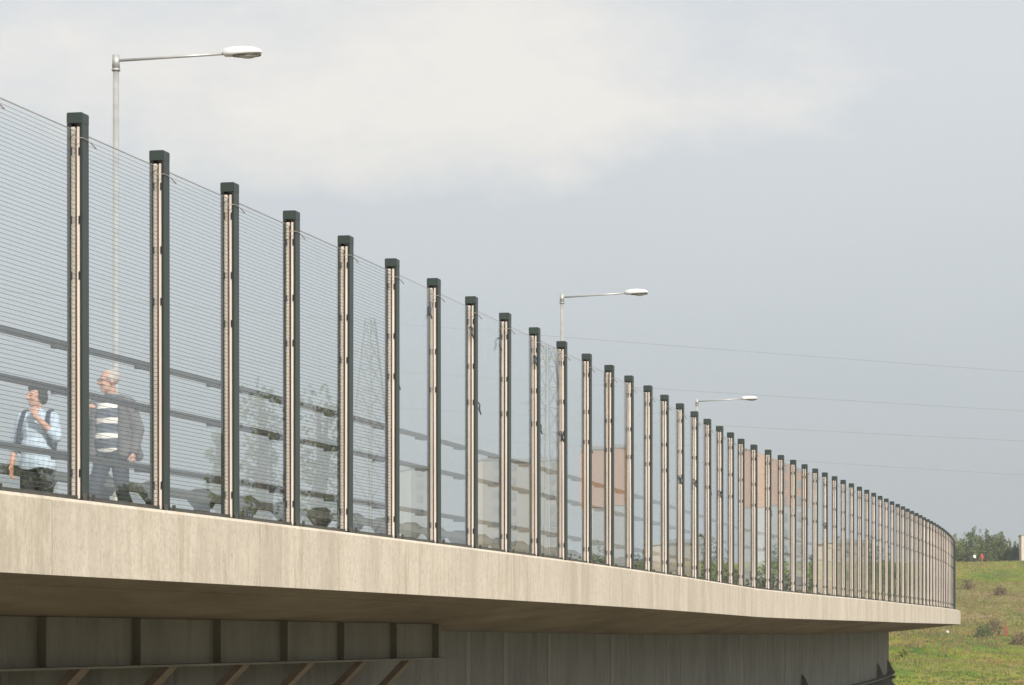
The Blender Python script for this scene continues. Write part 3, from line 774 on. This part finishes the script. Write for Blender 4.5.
def man():
    kL, aL, kR, aR = (.11,-.10,.50), (.115,.02,.10), (-.10,-.16,.51), (-.10,-.30,.11)
    kL, aL = (.12,.02,.49), (.13,.26,.13)
    HM = head_M((0,-.055,1.625), R(-38), R(4))
    b = MB(); head(b, HM); b.cap((0,.0,1.42), (0,-.035,1.57), .062, .056, 12)
    b.ell((0,0,1.25), (.165,.105,.22)); b.ell((0,0,1.02), (.15,.105,.17)); b.cap((-.15,0,1.40), (.15,0,1.40), .07, .07)
    legs(b, .90, kL, aL, kR, aR, 1, .014)
    eL, wL = Vector((.29,.05,1.14)), Vector((.285,-.02,.90)); eR, wR = Vector((-.29,.0,1.15)), Vector((-.17,-.20,1.27))
    for s, e_, w_ in ((1, eL, wL), (-1, eR, wR)): b.cap((s*.19,0,1.40), e_, .05, .042); b.cap(e_, w_, .042, .029)
    hand(b, wL, (0,-.1,-1), (-1,-.2,0), .45, 1.05, -1); hand(b, wR, (.35,-.35,.85), (.7,.6,-.1), .75, 1.05, -1)
    bits = MB(); face_bits(bits, HM); o = body_obj(b, bits)
    # shirt, trousers, jacket, hair, glasses
    m = MB(); m.ell((0,-.025,1.25), (.175,.132,.23)); m.ell((0,-.03,1.06), (.17,.14,.17)); m.ell((0,-.01,.95), (.168,.125,.09)); m.cap((-.12,-.01,1.41), (.12,-.01,1.41), .066, .066); m.cap((0,-.01,1.40), (0,-.025,1.475), .075, .066); mesh_obj('shirt', remesh(m, .011, 3), M['stripe'], o)
    m = MB(); m.ell((0,.0,.92), (.172,.122,.11)); legs(m, .89, kL, aL, kR, aR, 1.16, 0, False); mesh_obj('trousers', remesh(m, .011, 3), M['jeans'], o)
    m = MB(); m.ell((0,.055,1.25), (.205,.105,.24)); m.ell((0,.07,1.02), (.215,.115,.22))
    for s in (-1, 1): m.cap((s*.165,-.035,1.36), (s*.185,-.05,.90), .062, .065); m.cap((s*.09,.0,1.455), (s*.2,0,1.40), .05, .082)
    for s, e_, w_ in ((1, eL, wL), (-1, eR, wR)): m.cap((s*.205,0,1.39), e_, .080, .068); m.cap(e_, e_.lerp(w_, .88), .066, .054)
    m.cap((-.09,.02,1.45), (.09,.02,1.45), .055, .055); m.cap((.185,.10,1.0), (.23,.13,.88), .07, .06)
    mesh_obj('jacket', remesh(m, .011, 3), M['jacket'], o)
    m = MB(); e = lambda c, r: m.ell(HM @ Vector(c), r, HM.to_3x3().to_4x4(), 14, 10)
    e((0,.045,.045), (.082,.078,.080)); e((0,.035,.082), (.066,.080,.046)); e((.07,.0,.035), (.018,.03,.035)); e((-.07,.0,.035), (.018,.03,.035)); mesh_obj('hair', remesh(m, .008, 1), M['greyhair'], o)
    m = MB()
    for s in (-1, 1):
        m.tube([HM @ Vector((s*.033+.025*math.cos(t*.5236), -.103, .018+.019*math.sin(t*.5236))) for t in range(13)], .0022, 5); m.tube([HM @ Vector((s*.058,-.10,.022)), HM @ Vector((s*.082,.0,.022))], .0022, 5)
    m.tube([HM @ Vector((-.009,-.105,.02)), HM @ Vector((.009,-.105,.02))], .0022, 5); m.build('glasses', M['frame'], o)
    shoe(o, aL); shoe(o, aR); return o
def woman():
    kL, aL, kR, aR = (.10,-.03,.48), (.105,.05,.10), (-.10,-.06,.48), (-.105,-.08,.10)
    HM = head_M((0,-.04,1.52), R(-42), R(2))
    b = MB(); head(b, HM); b.cap((0,0,1.32), (0,-.025,1.46), .054, .05, 12)
    b.ell((0,0,1.17), (.15,.10,.20)); b.ell((0,0,.96), (.155,.11,.15)); b.cap((-.13,0,1.30), (.13,0,1.30), .062, .062)
    legs(b, .85, kL, aL, kR, aR, 1, .014)
    eL, wL = Vector((.235,-.10,1.10)), Vector((.055,-.235,1.31)); eR, wR = Vector((-.26,.04,1.04)), Vector((-.275,-.03,.82))
    for s, e_, w_ in ((1, eL, wL), (-1, eR, wR)): b.cap((s*.165,0,1.30), e_, .046, .039); b.cap(e_, w_, .040, .028)
    hand(b, wL, (-.42,.40,.85), (.1,1,-.3), .6, .95, -1); hand(b, wR, (-.05,-.15,-1), (1,-.2,0), .4, .95, 1)
    bits = MB(); face_bits(bits, HM); o = body_obj(b, bits)
    m = MB(); m.ell((0,-.01,1.18), (.175,.125,.21)); m.ell((0,-.01,.98), (.19,.14,.20)); m.cap((-.07,-.005,.80), (.07,-.005,.80), .13, .13); m.ell((0,-.005,.84), (.195,.145,.18)); m.cap((-.135,0,1.305), (.135,0,1.305), .07, .07); m.cap((0,0,1.30), (0,-.015,1.365), .07, .062)
    m.cap((.165,0,1.30), eL, .068, .062); m.cap(eL, eL.lerp(wL,.22), .058, .056); m.cap((-.165,0,1.30), eR, .068, .058); m.cap(eR, eR.lerp(wR,.25), .056, .054)
    for s in (-1, 1): m.cap((s*.02,-.045,1.37), (s*.075,-.075,1.31), .018, .014)
    me = remesh(m, .010, 2)
    for v in me.vertices: v.co.z = max(v.co.z, .775 + .012*math.sin(v.co.x*22))
    mesh_obj('shirt', me, M['bluecheck'], o)
    m = MB(); m.ell((0,0,.87), (.175,.125,.11)); legs(m, .84, kL, aL, kR, aR, 1.16, 0, False); mesh_obj('trousers', remesh(m, .011, 3), M['darktrouser'], o)
    m = MB(); e = lambda c, r: m.ell(HM @ Vector(c), r, HM.to_3x3().to_4x4(), 14, 10)
    e((0,.03,.05), (.088,.092,.085)); e((0,-.005,.085), (.074,.088,.046)); e((0,.075,-.01), (.07,.045,.075)); e((.072,.02,.0), (.022,.04,.05)); e((-.072,.02,.0), (.022,.04,.05)); mesh_obj('hair', remesh(m, .008, 1), M['darkhair'], o)
    shoe(o, aL); shoe(o, aR); return o
def place(px, d): return Vector(((px-512)/F*d, d, .965))
wp = place(38, 34.0); wr = R(-12)
person('person in a pale blue checked shirt with hand raised to the chin, behind the glass', wp, wr, woman)
person('grey-haired person in a striped shirt and grey jacket walking behind the glass', place(112, 33.4), R(-30), man)
# backpack worn by the first walker
bp = empty('backpack', wp, wr); tag(bp, 'navy backpack on the back of the person in the pale blue shirt', 'backpack')
m = MB(); m.ell((0,.20,1.12), (.15,.10,.23)); m.ell((0,.25,1.03), (.12,.08,.13)); mesh_obj('bag', remesh(m, .012, 2), M['navy'], bp)
for s in (-1, 1):
    pts = [(s*.125,.12,1.34),(s*.135,.03,1.385),(s*.135,-.045,1.365),(s*.14,-.105,1.28),(s*.155,-.132,1.17),(s*.175,-.12,1.04),(s*.19,-.02,.95),(s*.15,.13,.93)]
    m = MB(); 
    for dx in (-.014, 0, .014): m.tube([(x+dx, y, z) for x, y, z in pts], .010, 6)
    m.build('strap', M['navy'], bp, True)
# two walkers far off on the hilltop
M['redcloth'] = cloth('red_clothing', (.50,.06,.06), .2, 5); M['whitecloth'] = cloth('white_clothing', (.75,.75,.72), .1, 5)
def tiny(top, bottom, hairm, lean):
    def f():
        HM = head_M((0,-.03,1.60), R(-30), 0); b = MB(); head(b, HM); b.cap((0,0,1.4),(0,-.02,1.55),.06,.055); b.ell((0,0,1.2),(.16,.1,.24)); b.ell((0,0,1.0),(.15,.1,.15))
        kL, aL, kR, aR = (.1,-.02,.48),(.1,.06,.1),(-.1,-.08,.48),(-.1,-.1,.1); legs(b, .9, kL, aL, kR, aR, 1, .012)
        eL, wL, eR, wR = Vector((.28,.03,1.12)), Vector((.26,-.08,.9)), Vector((-.28,.0,1.12)), Vector((-.22,-.2,1.0))
        for s, e_, w_ in ((1,eL,wL),(-1,eR,wR)): b.cap((s*.18,0,1.4), e_, .048,.04); b.cap(e_, w_, .04,.03)
        hand(b, wL, (0,-.2,-1), (-1,0,0), .4, 1, -1); hand(b, wR, (.1,-.5,-.8), (1,0,0), .4, 1, 1)
        bits = MB(); face_bits(bits, HM); o = body_obj(b, bits, .012)
        m = MB(); m.ell((0,0,1.2),(.2,.14,.25)); m.ell((0,0,.98),(.2,.15,.2)); m.cap((-.16,0,1.4),(.16,0,1.4),.075,.075)
        for s, e_, w_ in ((1,eL,wL),(-1,eR,wR)): m.cap((s*.18,0,1.4), e_, .075,.065); m.cap(e_, e_.lerp(w_,.85), .062,.05)
        mesh_obj('jacket', remesh(m, .014, 2), top, o)
        m = MB(); m.ell((0,0,.92),(.17,.125,.11)); legs(m, .89, kL, aL, kR, aR, 1.16, 0, False); mesh_obj('trousers', remesh(m, .014, 2), bottom, o)
        m = MB(); m.ell(HM @ Vector((0,.03,.05)), (.088,.09,.085)); mesh_obj('hair', remesh(m, .012, 1), hairm, o); shoe(o, aL); shoe(o, aR)
        return o
    return f
for px, rr, top, bot, hr, lb in ((982, 628, M['redcloth'], M['redcloth'], M['darkhair'], 'tiny person dressed in red standing before the hilltop shrubs'),
                             (974.5, 630, M['whitecloth'], M['jeans'], M['greyhair'], 'tiny person in a white top beside the red-clad one on the hilltop')):
    x, y = at(px, rr); person(lb, (x, y, ground_z(x, y)), R(20), tiny(top, bot, hr, 0))

# ------------------------------------------------------------------ haze in the air
mb = MB(); mb.box(-1800, 1800, -1800, 1800, -34, 66)
hz = NT('haze'); pv = hz.n('ShaderNodeVolumePrincipled'); pv.inputs['Color'].default_value = (.86,.90,.94,1); pv.inputs['Density'].default_value = .00024; pv.inputs['Anisotropy'].default_value = .2
hz.l(pv.outputs[0], hz.out.inputs['Volume'])
o = mb.build('haze', hz.m); tag(o, 'thin pale haze hanging over the far hillside', 'haze', None, 'stuff')

# ------------------------------------------------------------------ sky, sun, camera
SUN_EL, SUN_AZ = 33, 156              # azimuth clockwise from forward: behind the camera on the right
w = bpy.data.worlds.new('World'); sc.world = w; w.use_nodes = True; t = w.node_tree; t.nodes.clear()
class WT(NT):
    def __init__(s, tree): s.t = tree
W = WT(t)
out = W.n('ShaderNodeOutputWorld')
sky = W.n('ShaderNodeTexSky', sky_type='NISHITA'); sky.sun_disc = False; sky.sun_elevation = R(SUN_EL); sky.sun_rotation = R(SUN_AZ); sky.air_density = 1.5; sky.dust_density = 3
b1 = W.n('ShaderNodeBackground'); b1.inputs[1].default_value = .1; W.l(sky.outputs[0], b1.inputs[0])
tc = W.n('ShaderNodeTexCoord'); gen = tc.outputs['Generated']; sp = W.n('ShaderNodeSeparateXYZ'); W.l(gen, sp.inputs[0])
base = W.ramp(sp.outputs['Z'], [(0, (.445,.50,.53)), (.045, (.495,.55,.58)), (.10, (.605,.655,.70)), (.17, (.72,.755,.80)), (.45, (.76,.78,.80)), (1, (.83,.84,.86))])
n1 = W.noise(5, gen, (1,1,3.2), detail=7, rough=.55); n2 = W.noise(2.2, gen, (1,1,2.5), detail=4)
# bank of brighter cloud high on the left, ragged by noise
ex = W.math('DIVIDE', W.math('ADD', sp.outputs['X'], .03), .14); ez = W.math('DIVIDE', W.math('SUBTRACT', sp.outputs['Z'], .168), .036)
rad = W.math('ADD', W.math('MULTIPLY', ex, ex), W.math('MULTIPLY', ez, ez))
wob = W.math('MULTIPLY', W.math('SUBTRACT', W.noise(14, gen, (1,1,2.2), detail=7), .5), 2.6)
mask = W.ramp(W.math('ADD', rad, wob), [(.05, 1), (1.0, 0)])
c = W.mix(W.math('MULTIPLY', mask, .88), base, (.97,.925,.865))
c = W.mix(W.ramp(n1, [(.35, .0), (.7, .16)]), c, (.80,.80,.79))
c = W.mix(W.ramp(n2, [(.5, 0), (.75, .15)]), c, (.58,.61,.64))
b2 = W.n('ShaderNodeBackground'); b2.inputs[1].default_value = 1.0; W.l(c, b2.inputs[0])
mx = W.n('ShaderNodeMixShader'); mx.inputs[0].default_value = .92; W.l(b1.outputs[0], mx.inputs[1]); W.l(b2.outputs[0], mx.inputs[2]); W.l(mx.outputs[0], out.inputs[0])

sl = bpy.data.lights.new('sun', 'SUN'); sl.energy = 4.6; sl.angle = R(3); sl.color = (1, .92, .82)
so = bpy.data.objects.new('sun', sl); COL.objects.link(so)
sv = Vector((math.sin(R(SUN_AZ))*math.cos(R(SUN_EL)), math.cos(R(SUN_AZ))*math.cos(R(SUN_EL)), math.sin(R(SUN_EL))))
so.rotation_euler = sv.to_track_quat('Z', 'Y').to_euler(); so.location = (0, -20, 40)

cd = bpy.data.cameras.new('camera'); cd.sensor_width = 36; cd.lens = F/1024*36; cd.shift_y = (638-342.5)/1024; cd.clip_start = .5; cd.clip_end = 9000
co = bpy.data.objects.new('camera', cd); COL.objects.link(co); co.location = (0,0,0); co.rotation_euler = (R(90),0,0); sc.camera = co
sc.view_settings.view_transform = 'Standard'; sc.view_settings.look = 'None'; sc.view_settings.exposure = 0; sc.view_settings.gamma = 1; sc.view_settings.use_curve_mapping = False
sc.cycles.transparent_max_bounces = 64; sc.cycles.max_bounces = 10; sc.cycles.use_denoising = True
